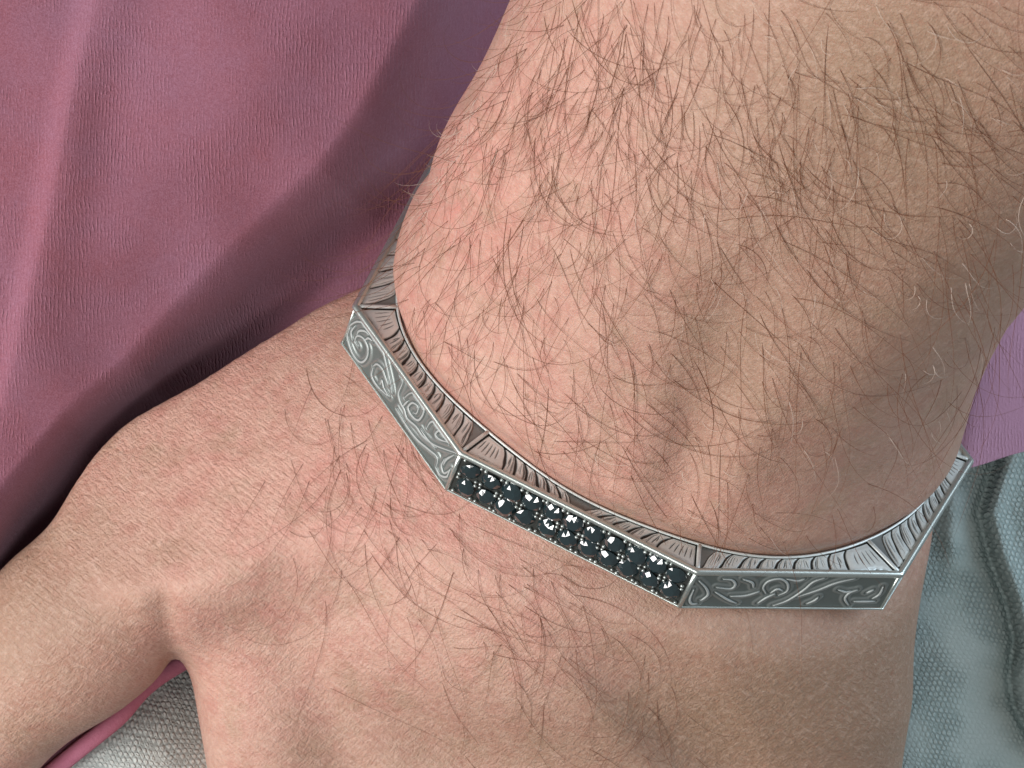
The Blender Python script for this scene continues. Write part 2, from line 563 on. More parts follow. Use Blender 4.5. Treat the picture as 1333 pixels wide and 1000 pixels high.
def surface_nets(F, org, h):
    sgn = F < 0
    nx, ny, nz = F.shape
    cnt = np.zeros((nx - 1, ny - 1, nz - 1), np.int8)
    corners = [(i, j, k) for i in (0, 1) for j in (0, 1) for k in (0, 1)]
    for i, j, k in corners:
        cnt += sgn[i:nx - 1 + i, j:ny - 1 + j, k:nz - 1 + k]
    act = np.argwhere((cnt > 0) & (cnt < 8))
    idx = -np.ones(cnt.shape, np.int64)
    idx[tuple(act.T)] = np.arange(len(act))
    acc = np.zeros((len(act), 3)); w = np.zeros(len(act))
    for a in range(3):
        for o1 in (0, 1):
            for o2 in (0, 1):
                oa = [0, 0, 0]; oth = [q for q in range(3) if q != a]
                oa[oth[0]], oa[oth[1]] = o1, o2
                ob = list(oa); ob[a] = 1
                fa = F[tuple((act + oa).T)]; fb = F[tuple((act + ob).T)]
                cr = (fa < 0) != (fb < 0)
                t = np.where(cr, fa / np.where(cr, fa - fb, 1), 0)
                pt = np.tile(np.array(oa, float), (len(act), 1))
                pt[:, a] = t
                acc[cr] += pt[cr]; w[cr] += 1
    V = (act + acc / w[:, None]) * h + org
    faces = []
    for a in range(3):
        b, c = (a + 1) % 3, (a + 2) % 3
        sl0 = [slice(None)] * 3; sl1 = [slice(None)] * 3
        sl0[a] = slice(0, -1); sl1[a] = slice(1, None)
        s0, s1 = sgn[tuple(sl0)], sgn[tuple(sl1)]
        e = np.argwhere(s0 != s1)
        e = e[(e[:, b] > 0) & (e[:, c] > 0) & (e[:, b] < F.shape[b] - 1) & (e[:, c] < F.shape[c] - 1)]
        flip = s0[tuple(e.T)]
        def cell(db, dc):
            q = e.copy(); q[:, b] += db; q[:, c] += dc
            return idx[tuple(q.T)]
        q = np.stack([cell(-1, -1), cell(0, -1), cell(0, 0), cell(-1, 0)], 1)
        q[~flip] = q[~flip][:, ::-1]
        faces.append(q)
    return V, np.vstack(faces)


V, FC = surface_nets(F, np.array([X0, Y0, Z0], float), H)
# two rounds of light smoothing along the mesh edges
for it in range(3):
    acc = np.zeros_like(V); w = np.zeros(len(V))
    for a, b in ((0, 1), (1, 2), (2, 3), (3, 0)):
        np.add.at(acc, FC[:, a], V[FC[:, b]]); np.add.at(w, FC[:, a], 1)
        np.add.at(acc, FC[:, b], V[FC[:, a]]); np.add.at(w, FC[:, b], 1)
    V = V * 0.5 + 0.5 * acc / w[:, None]
print("body verts", len(V))

person = empty("person", "bare hairy forearm, wrist and hand of a light-skinned person resting on mauve and grey clothing", "person", ring_pt(CEN[0], CEN[1], 0))
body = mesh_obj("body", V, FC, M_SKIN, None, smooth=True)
kzv = (CAM_D - V[:, 2]) / CAM_D * S
vx, vy = 666.5 + V[:, 0] / kzv, 500 - V[:, 1] / kzv


def gsum(lst):
    out = np.zeros(len(V))
    for x, y, sx, sy, a in lst:
        out += a * np.exp(-0.5 * (((vx - x) / sx) ** 2 + ((vy - y) / sy) ** 2))
    return np.clip(out, 0, 1)


vattr(body, "flush", gsum([(590, 270, 60, 55, .9), (500, 630, 75, 60, 1.0), (640, 700, 60, 40, .8), (330, 760, 60, 80, .5), (700, 150, 90, 60, .5), (690, 860, 80, 40, .35), (60, 900, 60, 60, .4), (560, 420, 60, 60, .3), (150, 860, 60, 50, .3)]))
vattr(body, "tan", gsum([(1230, 300, 230, 300, .8), (1010, 880, 170, 110, .75), (30, 800, 120, 120, .85), (1100, 40, 170, 150, .45), (1180, 900, 60, 120, .5), (900, 980, 220, 60, .5), (520, 985, 160, 45, .4), (940, 480, 70, 100, .4)]))  # areas where shade is put into the skin colour
qv = (V - O) @ n_ax
vattr(body, "hand", np.clip((-qv - 6) / 14, 0, 1))
body.parent = person
body.matrix_parent_inverse = person.matrix_world.inverted()
body.location = [-c for c in person.location]

# height of the upper skin surface over the xy grid, for rooting hair
neg = F < 0
top = neg.shape[2] - 1 - np.argmax(neg[:, :, ::-1], axis=2)
has = neg.any(axis=2)
I, J = np.meshgrid(np.arange(len(gx)), np.arange(len(gy)), indexing='ij')
t1 = np.clip(top + 1, 0, F.shape[2] - 1)
f0 = F[I, J, top]; f1 = F[I, J, t1]
ZT = np.where(has, Z0 + (top + f0 / (f0 - f1 + 1e-9)) * H, -200.0)


def skin_z(x, y):
    fx = np.clip((x - X0) / H, 0, len(gx) - 2.001); fy = np.clip((y - Y0) / H, 0, len(gy) - 2.001)
    i, j = fx.astype(int), fy.astype(int)
    a, b = fx - i, fy - j
    return (ZT[i, j] * (1 - a) * (1 - b) + ZT[i + 1, j] * a * (1 - b) + ZT[i, j + 1] * (1 - a) * b + ZT[i + 1, j + 1] * a * b)


# ------------------------------------------------------------------ arm hair
AF = [(600, 30, 140), (760, 60, 118), (900, 60, 100), (1040, 60, 72), (1200, 60, 45), (1330, 60, 35),
      (560, 250, 150), (700, 250, 120), (850, 250, 98), (1000, 250, 66), (1150, 250, 50), (1300, 250, 45),
      (540, 380, 120), (650, 400, 95), (800, 420, 70), (950, 420, 58), (1100, 420, 62), (1250, 420, 75),
      (620, 520, 60), (780, 600, 48), (900, 620, 52), (1050, 620, 48), (1150, 600, 80),
      (380, 480, 100), (420, 600, 105), (500, 650, 85), (600, 760, 62), (750, 850, 58), (950, 850, 60), (1100, 850, 50)]
AFa = np.array(AF, float)


def field(px, py):
    w = 1 / (((AFa[:, 0] - px) ** 2 + (AFa[:, 1] - py) ** 2) + 900.0) ** 1.3
    return float((w * AFa[:, 2]).sum() / w.sum())


def grow(roots, mat, name, lmin, lmax, r0, lift, spread, label=None):
    vv, ff = [], []
    base = 0
    n = 13
    for (px, py) in roots:
        z = 0.0
        for _ in range(6):
            P = unproj(px, py, z)
            z = float(skin_z(np.array([P[0]]), np.array([P[1]]))[0])
            if z < -100: break
        if z < -60: continue
        ang = field(px, py) + random.gauss(0, spread)
        L = lmin + (lmax - lmin) * random.random() ** 1.5
        turn = random.gauss(0, 75) + (22 if px < 800 and py < 350 else -22 if px < 900 and py < 700 else 0)
        A = random.uniform(*lift)
        x, y = P[0], P[1]
        zc = z
        pts = []
        st = L / (n - 1)
        wob = random.uniform(0, 6.28); wa = random.uniform(0, 14)
        for i in range(n):
            t = i / (n - 1)
            lf = -0.05 + A * (math.sin(math.pi * min(1, t * 1.02) ** 0.75) * 0.9 + 0.18 * t)
            sz = float(skin_z(np.array([x]), np.array([y]))[0])
            sz = max(sz, zc - st * 1.0)      # off the silhouette the hair flies on
            zc = sz
            pts.append((x, y, sz + lf))
            a = R(ang + turn * t ** 1.3 + wa * math.sin(wob + 5 * t))
            x += math.cos(a) * st
            y -= math.sin(a) * st
        tt = np.linspace(0, 1, n)
        v, f = tube(pts, r0 * random.uniform(0.75, 1.2) * (1 - 0.72 * tt ** 1.6), 3)
        vv.append(v)
        ff += [tuple(q + base for q in t_) for t_ in f]
        base += len(v)
    o = mesh_obj(name, np.vstack(vv), ff, mat, None, smooth=True)
    o['kind'] = 'stuff'
    o.parent = person
    o.location = [-c for c in person.location]
    return o


def on_forearm(px, py):
    q = [(505, 360), (560, 200), (680, -30), (1420, -30), (1420, 330), (1225, 560), (1140, 690), (1000, 712), (860, 685), (700, 600), (570, 480)]
    c = False
    for i in range(len(q)):
        (x1, y1), (x2, y2) = q[i], q[i - 1]
        if (y1 > py) != (y2 > py) and px < (x2 - x1) * (py - y1) / (y2 - y1) + x1: c = not c
    return c


roots = []
while len(roots) < 900:
    px, py = random.uniform(500, 1420), random.uniform(-80, 715)
    if not on_forearm(px, py): continue
    d = 0.36 + 0.64 * math.exp(-((px - 720) / 210) ** 2 - ((py - 90) / 260) ** 2) + 0.15 * math.exp(-((px - 1150) / 150) ** 2 - ((py - 150) / 200) ** 2)
    d *= 1 - 0.35 * float(smoothstep(np.float64((px - 950) / 300)))
    d *= 1 - 0.5 * smoothstep(np.float64((py - 480) / 180))
    if random.random() < d: roots.append((px, py))
grow(roots, M_HAIR, "arm_hair", 4.0, 22.0, 0.030, (0.12, 0.8), 24)
roots = []
for _ in range(60): roots.append((random.gauss(460, 60), random.gauss(570, 85)))
for _ in range(28): roots.append((random.gauss(520, 90), random.gauss(700, 70)))
for _ in range(70):
    t = random.random(); roots.append((560 + 330 * t + random.gauss(0, 30), 700 + 100 * t + random.uniform(-20, 130)))
for _ in range(34): roots.append((random.uniform(560, 1120), random.uniform(790, 990)))
roots = [q for q in roots if q[0] > 345 and q[1] > 400 and (q[1] - 445) > (q[0] - 440) * 1.05 - 20]
grow(roots, M_HAIR, "hand_hair", 6.0, 20.0, 0.028, (0.12, 0.7), 30)
roots = []
while len(roots) < 130:
    px, py = random.uniform(500, 1400), random.uniform(-40, 700)
    if on_forearm(px, py) and random.random() < (0.8 if px > 900 else 0.22): roots.append((px, py))
for _ in range(50):
    t = random.random(); roots.append((520 + 150 * t + random.uniform(0, 22), 330 - 330 * t))
grow(roots, M_PALE, "pale_arm_hair", 2.0, 5.5, 0.027, (0.3, 1.2), 22)

# ------------------------------------------------------------------ shirt and trousers
def dist_poly(px, py, pts):
    """signed distance (px) to an open polyline; positive on the left of its direction of travel in the picture (y down)"""
    best = np.full(px.shape, 1e9); sg = np.ones(px.shape); arc = np.zeros(px.shape)
    run = 0.0
    for (x1, y1), (x2, y2) in zip(pts[:-1], pts[1:]):
        dx, dy = x2 - x1, y2 - y1
        L = math.hypot(dx, dy)
        t = np.clip(((px - x1) * dx + (py - y1) * dy) / L ** 2, 0, 1)
        d = np.hypot(px - x1 - t * dx, py - y1 - t * dy)
        m = d < best
        best = np.where(m, d, best)
        sg = np.where(m, np.sign((px - x1) * dy - (py - y1) * dx), sg)
        arc = np.where(m, run + t * L, arc)
        run += L
    return best * sg, arc


def vnoise(x, y, seed):
    g = np.random.default_rng(seed)
    out = np.zeros_like(x)
    for k in range(14):
        a = g.uniform(0, 2 * math.pi); f = g.uniform(0.6, 2.2); ph = g.uniform(0, 6.28)
        out += np.sin((x * math.cos(a) + y * math.sin(a)) * f + ph) / f
    return out / 6


ZB = -58.0
KB = S * (CAM_D - ZB) / CAM_D
hem_px = catmull([(-260, 1290), (-100, 1150), (70, 1003), (150, 938), (228, 868), (480, 745), (860, 680), (1130, 632), (1255, 611), (1333, 588), (1480, 555)], 16)
edge_px = [(760, -200), (690, -40), (630, 70), (560, 200), (495, 290), (430, 348), (350, 425), (300, 478), (240, 545), (160, 615), (85, 705), (25, 800), (-60, 930), (-300, 1250)]


def lap(px, py):
    return 20.0 * np.exp(-((px - 150) / 210) ** 2 - ((py - 1000) / 170) ** 2)


def shirt_z(px, py):
    d, _ = dist_poly(px, py, edge_px)          # right side of travel = picture left ... sign fixed below
    d = -d
    hi = -32 + 15 * smoothstep((-px * 0.45 - py + 900) / 900)
    hi = hi + 5 * smoothstep((py - 480) / 250)
    lo = -57 + 15 * smoothstep((560 - py) / 200) * smoothstep((720 - px) / 150)
    z = lo + (hi - lo) * smoothstep((d + 20) / 135)
    z = z + 1.5 * np.exp(-((d + 52) / 26) ** 2) * smoothstep((500 - py) / 150)
    z = z + 4.0 * smoothstep(d / 330)
    r, arc = dist_poly(px, py, [(150, -120), (128, 0), (95, 130), (62, 300), (30, 430), (0, 560), (-60, 760)])
    z = z + 1.5 * np.where(r < 0, np.exp(-(r / 20) ** 2), np.exp(-(r / 46) ** 2)) * smoothstep((700 - py) / 300)
    z = z + 0.7 * vnoise(px / 95, py / 95, 3) * smoothstep(d / 60) + 0.5 * vnoise(px / 34 + py / 80, py / 34, 5) * smoothstep(d / 60)
    r2, _ = dist_poly(px, py, [(520, -60), (400, 40), (250, 190), (140, 330), (80, 500)])
    z = z + 0.6 * np.exp(-(r2 / 55) ** 2)
    z = z + 4.5 * smoothstep((px - 1150) / 120) + lap(px, py)
    z = z + 1.3 * vnoise(px / 60, py / 60, 9) * (d < 0) * smoothstep((px - 1000) / 200) * 0.5
    return z


# sheet rows run from the hem up; columns follow the hem
nc, nr = 520, 420
hx = np.interp(np.linspace(0, 1, nc), np.linspace(0, 1, len(hem_px)), hem_px[:, 0])
hy = np.interp(np.linspace(0, 1, nc), np.linspace(0, 1, len(hem_px)), hem_px[:, 1])
tt = np.linspace(0, 1, nr)[None, :]
tx = hx + (np.linspace(-300, 1500, nc) - hx) * 1.0
PX = hx[:, None] + (np.linspace(-330, 1500, nc) - hx)[:, None] * tt
PY = hy[:, None] + (-260 - hy)[:, None] * tt
ZS = shirt_z(PX, PY)
# cloth laid under a hand: edge hugs the trousers
SV = np.stack([(PX - 666.5) * KB, (500 - PY) * KB, ZS], -1)
# keep the picture position of raised cloth by using its own depth
kk = S * (CAM_D - ZS) / CAM_D
SV[..., 0] = (PX - 666.5) * kk
SV[..., 1] = (500 - PY) * kk
ids = np.arange(nc * nr).reshape(nc, nr)
SF = np.stack([ids[:-1, :-1], ids[1:, :-1], ids[1:, 1:], ids[:-1, 1:]], -1).reshape(-1, 4)
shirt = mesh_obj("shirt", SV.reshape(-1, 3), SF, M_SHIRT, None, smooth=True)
sol = shirt.modifiers.new("thickness", 'SOLIDIFY'); sol.thickness = 0.0007; sol.offset = -1
vattr(shirt, 'fade', (0.8 * smoothstep((PX - 1120) / 120)).reshape(-1))  # right end of the sheet, where the cool light is painted in
shirt['label'] = "faded mauve jersey shirt with a soft fold, lying under the wrist and beside the thumb"
shirt['category'] = "shirt"
hpts = np.stack([SV[:, 0, 0], SV[:, 0, 1], SV[:, 0, 2] + 0.5], -1)
hr = 0.85 * smoothstep((620 - hx) / 250) + 0.25
hk = hx < 760                                   # the hem shows where it is turned up, under the thumb
v, f = tube(hpts[hk], hr[hk], 10)
hem = mesh_obj("hem", v, f, M_HEM, shirt, smooth=True)
hem['label'] = "rolled pink hem edge showing under the thumb"

# trousers
nx_, ny_ = 640, 560
PX, PY = np.meshgrid(np.linspace(-260, 1520, nx_), np.linspace(330, 1330, ny_), indexing='ij')
r, arc = dist_poly(PX, PY, [(1310, 560), (1290, 620), (1276, 668), (1290, 725), (1312, 785), (1322, 835), (1316, 880), (1322, 920), (1345, 960), (1390, 1020), (1400, 1200)])
side = smoothstep((r + 8) / 16) if False else smoothstep((8 + r) / 20)
ZT_ = -61.0 + 1.2 * vnoise(PX / 120, PY / 120, 11) + 0.35 * vnoise(PX / 28, PY / 28, 12)
ZT_ = ZT_ + lap(PX, PY)
ZT_ = ZT_ + 2.2 * smoothstep((r + 8) / 26) - 1.5 * np.exp(-((r + 2) / 6) ** 2) + 1.0 * np.exp(-((r - 18) / 14) ** 2)
ZT_ = ZT_ + 1.2 * np.exp(-((PX - 1240) / 16) ** 2) * smoothstep((760 - PY) / 60) * smoothstep((PY - 600) / 60)
kk = S * (CAM_D - ZT_) / CAM_D
TV = np.stack([(PX - 666.5) * kk, (500 - PY) * kk, ZT_], -1)
ids = np.arange(nx_ * ny_).reshape(nx_, ny_)
TF = np.stack([ids[:-1, :-1], ids[:-1, 1:], ids[1:, 1:], ids[1:, :-1]], -1).reshape(-1, 4)
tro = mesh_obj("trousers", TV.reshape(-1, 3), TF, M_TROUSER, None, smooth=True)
sol = tro.modifiers.new("thickness", 'SOLIDIFY'); sol.thickness = 0.001; sol.offset = -1
vattr(tro, 'pale', smoothstep((520 - PX) / 200).reshape(-1))  # left part that takes the painted-in brightness
tro['label'] = "blue-grey knitted trousers with a raised wavy seam, under the hand and the shirt's hem"
tro['category'] = "trousers"

# ------------------------------------------------------------------ bracelet
W = 6.7
br = empty("bracelet", "eight-sided engraved silver bracelet with a double row of black stones, worn on the wrist", "bracelet", ring_pt(CEN[0], CEN[1], -W / 2))
BL = np.array(br.location) / MM


def bpart(name, verts, faces, mat, parent=None, smooth=False, patina=None):
    o = mesh_obj(name, np.asarray(verts) - BL, faces, mat, parent or br, smooth)
    if patina is not None:
        vattr(o, "patina", patina)
    return o


inner_mark = [to_ring(*q) for q in ((513, 350), (520, 400), (634, 562), (911, 708), (1132, 704), (1229, 586))]
TH = [math.atan2(q[1] - CEN[1], q[0] - CEN[0]) for q in inner_mark] + [math.atan2(q[1] - CEN[1], q[0] - CEN[0]) for q in (G_, H_)]
TH[0] = math.atan2(A_[1] - CEN[1], A_[0] - CEN[0])
# travel A->B->...->H is clockwise: unwrap
for i in range(1, 8):
    while TH[i] > TH[i - 1]: TH[i] -= 2 * math.pi
TH.append(TH[0] - 2 * math.pi)
VERT = np.vstack([POLY, POLY[:1]])


def inner_at(t):
    r = rad(np.asarray(t)) + 0.15
    return np.stack([CEN[0] + r * np.cos(t), CEN[1] + r * np.sin(t)], -1)


# core band under the decorated plates
vb, fb = [], []
cir = []
for i in range(8):
    for k in range(14):
        u = k / 14
        po = VERT[i] * (1 - u) + VERT[i + 1] * u
        pi = inner_at(TH[i] * (1 - u) + TH[i + 1] * u)
        dirv = (po - pi) / np.linalg.norm(po - pi)
        cir.append((po - dirv * 0.45, pi))
nb = len(cir)
for po, pi in cir:
    vb += [ring_pt(*po, -0.45), ring_pt(*po, -W + 0.15), ring_pt(*pi, -W + 0.15), ring_pt(*pi, -0.45)]
for i in range(nb):
    j = (i + 1) % nb
    for k in range(4):
        l = (k + 1) % 4
        fb.append((i * 4 + k, j * 4 + k, j * 4 + l, i * 4 + l))
bpart("band", vb, fb, M_PANEL, patina=np.full(len(vb), 0.6))

# trims
outer3 = lambda q, Q: ring_pt(q[0], q[1], Q)


def ring_line(Q, r, name, per=12, inset=0.0):
    pts = []
    for i in range(8):
        e = np.linalg.norm(VERT[i + 1] - VERT[i])
        us = [0.0, 0.35 / e * 0.5] + list(np.linspace(0.05, 0.95, per)) + [1 - 0.35 / e * 0.5]
        for u in us:
            q = VERT[i] * (1 - u) + VERT[i + 1] * u
            q = q + (CEN - q) / np.linalg.norm(CEN - q) * inset
            pts.append(ring_pt(*q, Q))
    v, f = tube(np.array(pts), r, 8, closed=True, flat=(n_ax, 1.0))
    return bpart(name, v, f, M_TRIM, smooth=True, patina=np.zeros(len(v)))


ring_line(-0.18, 0.45, "outer_edge_trim", inset=0.32)
ring_line(-W + 0.10, 0.15, "lower_edge_trim", inset=0.16)
tin = np.linspace(TH[0], TH[8], 240, endpoint=False)
pin = inner_at(tin)
v, f = tube(ring_pt(pin[:, 0], pin[:, 1], -0.05), 0.16, 8, closed=True, flat=(n_ax, 1.0))
bpart("inner_edge_trim", v, f, M_RIM, smooth=True, patina=np.full(len(v), 0.05))
for i in range(8):
    q = VERT[i] + (CEN - VERT[i]) / np.linalg.norm(CEN - VERT[i]) * 0.30
    v, f = tube([ring_pt(*q, -0.25), ring_pt(*q, -W * 0.5), ring_pt(*q, -W + 0.1)], 0.30 if i in (2, 3) else 0.17, 8)
    bpart("corner_trim", v, f, M_TRIM, smooth=True, patina=np.zeros(len(v)))
    qi = inner_at(TH[i])
    q2 = VERT[i] * 0.90 + qi * 0.10
    q1 = VERT[i] * 0.02 + qi * 0.98
    lin = np.linspace(0, 1, 6)[:, None]
    pts = q2 * (1 - lin) + q1 * lin
    v, f = tube(ring_pt(pts[:, 0], pts[:, 1], -0.06), 0.26, 8, flat=(n_ax, 0.7))
    bpart("mitre_bar", v, f, M_RIM, smooth=True, patina=np.full(len(v), 0.05))

# engraved rim: a dark plate with raised leaves
LEAVES = {0: (8, 1), 1: (10, 1), 2: (0, 0), 3: (9, 2), 4: (10, 2), 5: (7, 1), 6: (8, 1), 7: (7, 1)}


def leaf_fields(s, xi, L, N, D):
    """s mm along, xi 0 at the inner edge .. 1 at the outer. returns leaf id (1..N, 0 = ground), height, patina"""
    sp = (L - 0.5 - D) / N
    wig = 0.10 * np.sin(s * 2.3 + 1.0) + 0.07 * np.sin(s * 5.1)
    f = (s - 0.35 - D * np.clip(xi, 0, 1) ** 0.42 + wig * xi) / sp
    k = np.clip(np.ceil(f), 1, N + 1)
    fr = f - (k - 1)
    jit = np.sin(k * 12.9898) * 0.5
    fan = k == 1
    T = 4.6
    gw = (0.05 + 0.085 * np.sin(math.pi * np.clip(xi * 1.05, 0, 1)) ** 0.8) * (1 + 0.35 * jit) + 0.07 * (1 - np.clip(xi, 0, 1)) ** 2
    dg = np.minimum(np.where(fan, 9, fr), 1 - fr) * sp * 0.86
    xo = 0.86 + 0.045 * np.sin(fr * math.pi) + 0.02 * jit + 0.012 * np.sin(fr * 17 + k)
    dout = (xo - xi) * T
    dmit = (s - 0.42) * 0.9
    din = (xi - 0.055) * T
    dedge = np.minimum(np.minimum(dg - gw, dout), np.minimum(din, dmit))
    inside = smoothstep((dedge + 0.05) / 0.11)
    h = 0.09 * smoothstep(dedge / 0.6) + 0.17 * inside
    # veins
    vein = np.zeros_like(s)
    for j, (fv, xa, xb) in enumerate(((0.26, 0.22, 0.58), (0.45, 0.16, 0.70), (0.62, 0.12, 0.76), (0.80, 0.08, 0.84))):
        fv_ = fv + 0.05 * np.sin(k * 7.1 + j * 3)
        xb_ = xb + 0.09 * np.sin(k * 5.3 + j * 2.1)
        tt = np.clip((xi - xa) / (xb_ - xa), 0, 1)
        # strokes lean towards the groove at the inner end
        c = fv_ + 0.22 * (1 - tt) ** 2 * (1 - fv_)
        dv = np.abs(fr - c) * sp * 0.86
        wv = 0.052 * np.sin(math.pi * np.clip(tt * 0.92 + 0.06, 0, 1)) ** 0.7 * (0.75 + 0.4 * np.sin(k * 3.7 + j))
        vein = np.maximum(vein, smoothstep((wv - dv) / 0.07 + 0.5) * ((xi > xa) & (xi < xb_)) * (wv > 0.012))
    ffan = (s / (D * np.clip(xi, 0.05, 1) ** 0.42 + sp))
    for j in range(5):
        c = 0.22 + 0.14 * j
        dv = np.abs(ffan - c) * (D * xi ** 0.42 + sp) * 0.9
        wv = 0.06 * np.sin(math.pi * np.clip((xi - 0.2) / (0.5 - 0.04 * abs(j - 2)), 0, 1)) ** 0.7
        vein = np.where(fan, np.maximum(vein * 0, 0) + np.maximum(np.where(fan, vein * (j > 0), 0), smoothstep((wv - dv) / 0.07 + 0.5) * (wv > 0.01)), vein)
    h = h - 0.12 * vein * inside
    pat = 1 - inside * (1 - 0.93 * vein)
    pat = np.clip(pat, 0.0, 1)
    gid = np.where((k <= N) & (inside > 0.02), k, 0).astype(int)
    beyond = k > N
    pat = np.where(beyond, 0.72, pat)
    h = np.where(beyond, 0.0, h)
    return gid, h, pat


for i in range(8):
    L = np.linalg.norm(VERT[i + 1] - VERT[i])
    seen = i < 5
    step = 0.075 if seen else 0.16
    ns, nt = int(L / step), int(5.0 / step)
    sg_, xg = np.meshgrid(np.linspace(0, 1, ns + 1), np.linspace(0, 1, nt + 1), indexing='ij')
    smm = sg_ * L
    if i == 2:
        half = L * 0.485
        g1, h1, p1 = leaf_fields(smm, xg, half, 7, 3.2)
        g2, h2, p2 = leaf_fields(L - smm, xg, L - half, 6, 3.4)
        m = smm < half + 0.1
        gid = np.where(m, g1, np.where(g2 > 0, g2 + 20, 0)); hh = np.where(m, h1, h2); pp = np.where(m, p1, p2)
    else:
        N, ty = LEAVES[i]
        a = smm if ty == 1 else L - smm
        gid, hh, pp = leaf_fields(a, xg, L, N, 3.6)
    Po = VERT[i] * (1 - sg_[..., None]) + VERT[i + 1] * sg_[..., None]
    Pi = inner_at(TH[i] * (1 - sg_) + TH[i + 1] * sg_)
    d = Po - Pi
    MU = Pi + d * xg[..., None] * 0.955
    Q = -0.36 + hh
    PV = ring_pt(MU[..., 0], MU[..., 1], Q).reshape(-1, 3)
    ids = np.arange((ns + 1) * (nt + 1)).reshape(ns + 1, nt + 1)
    fq = np.stack([ids[:-1, :-1], ids[1:, :-1], ids[1:, 1:], ids[:-1, 1:]], -1).reshape(-1, 4)
    fid = gid[:-1, :-1].reshape(-1)
    nrm = np.cross(PV[fq[0, 1]] - PV[fq[0, 0]], PV[fq[0, 3]] - PV[fq[0, 0]])
    if nrm @ n_ax < 0: fq = fq[:, ::-1]
    pf = pp.reshape(-1)

    def piece(name, sel, parent):
        fs = fq[sel]
        u, inv = np.unique(fs, return_inverse=True)
        return bpart(name, PV[u], inv.reshape(fs.shape), M_RIM, parent, True, pf[u])
    panel = piece("rim_panel", fid == 0, None)
    for g in sorted(set(fid.tolist()) - {0}):
        if (fid == g).sum() > 12:
            o = piece("leaf", fid == g, panel)

# outer facets
ZB1 = ((430, 380), 3.706); ZD1 = ((880, 690), 4.3)
SCR_BC = [[(72, 170), (85, 145), (120, 130), (165, 152), (205, 205), (235, 270), (255, 350), (270, 420), (280, 476)],
          [(80, 160), (68, 205), (92, 285), (128, 330), (158, 312), (166, 262), (146, 215), (116, 200), (104, 226), (118, 252)],
          [(92, 215), (86, 180), (104, 152)], [(112, 196), (124, 176), (152, 178), (170, 196)], [(150, 222), (168, 212), (186, 226)],
          [(188, 352), (208, 340), (234, 364), (250, 408), (262, 440)], [(190, 356), (184, 400), (212, 450), (258, 496)], [(224, 440), (232, 420), (240, 455), (264, 500)],
          [(320, 388), (327, 430), (310, 480), (318, 525), (337, 562), (350, 605), (392, 645), (424, 692), (472, 730), (540, 756), (584, 770)],
          [(336, 505), (362, 482), (396, 480), (420, 520), (426, 570), (402, 612), (372, 592), (354, 552), (374, 528), (400, 548), (392, 580), (376, 576)],
          [(330, 545), (352, 520)], [(440, 650), (456, 622), (486, 612), (514, 636), (534, 690), (540, 722)], [(536, 716), (500, 704), (480, 682), (492, 662), (508, 672)],
          [(300, 560), (346, 640), (396, 708), (446, 752), (488, 792), (484, 842)], [(520, 800), (508, 832), (520, 868), (548, 850)], [(484, 842), (502, 878), (530, 886), (556, 866)],
          [(558, 780), (530, 800), (515, 830)], [(410, 655), (440, 700), (478, 745)]]
SCR_DE = [[(138, 308), (178, 350), (192, 390), (164, 420), (150, 424)], [(112, 360), (94, 415), (104, 445), (136, 446)], [(270, 298), (318, 304), (338, 332), (314, 356), (236, 348)],
          [(232, 376), (296, 418), (352, 446)], [(316, 402), (400, 398), (474, 374)], [(512, 388), (494, 350), (520, 312), (582, 298), (626, 326), (628, 372), (582, 398)],
          [(536, 384), (574, 360), (604, 372)], [(470, 446), (516, 412), (562, 388)], [(556, 462), (640, 428), (722, 366), (770, 318), (832, 294)],
          [(690, 408), (800, 368), (900, 324), (1004, 298)], [(744, 452), (786, 432), (806, 412)], [(916, 368), (956, 380), (990, 376)], [(984, 464), (958, 422), (980, 386), (1024, 368)],
          [(1076, 388), (1114, 368)], [(1112, 424), (1150, 396), (1166, 350)], [(1010, 440), (1070, 440), (1130, 440)], [(380, 300), (430, 320), (440, 350)], [(620, 300), (680, 310), (720, 300)]]


def facet_frame(i):
    va, vb_ = VERT[i], VERT[i + 1]
    L = np.linalg.norm(vb_ - va)
    e = (vb_ - va) / L
    nrm = np.array([-e[1], e[0]])
    if nrm @ (va - CEN) < 0: nrm = -nrm
    e3 = m_ax * e[0] + u_ax * e[1]
    n3 = m_ax * nrm[0] + u_ax * nrm[1]
    o3 = ring_pt(*va, 0)
    return L, lambda s, y, h: o3 + np.asarray(s)[..., None] * e3 - np.asarray(y)[..., None] * n_ax + np.asarray(h)[..., None] * n3, e3, n3


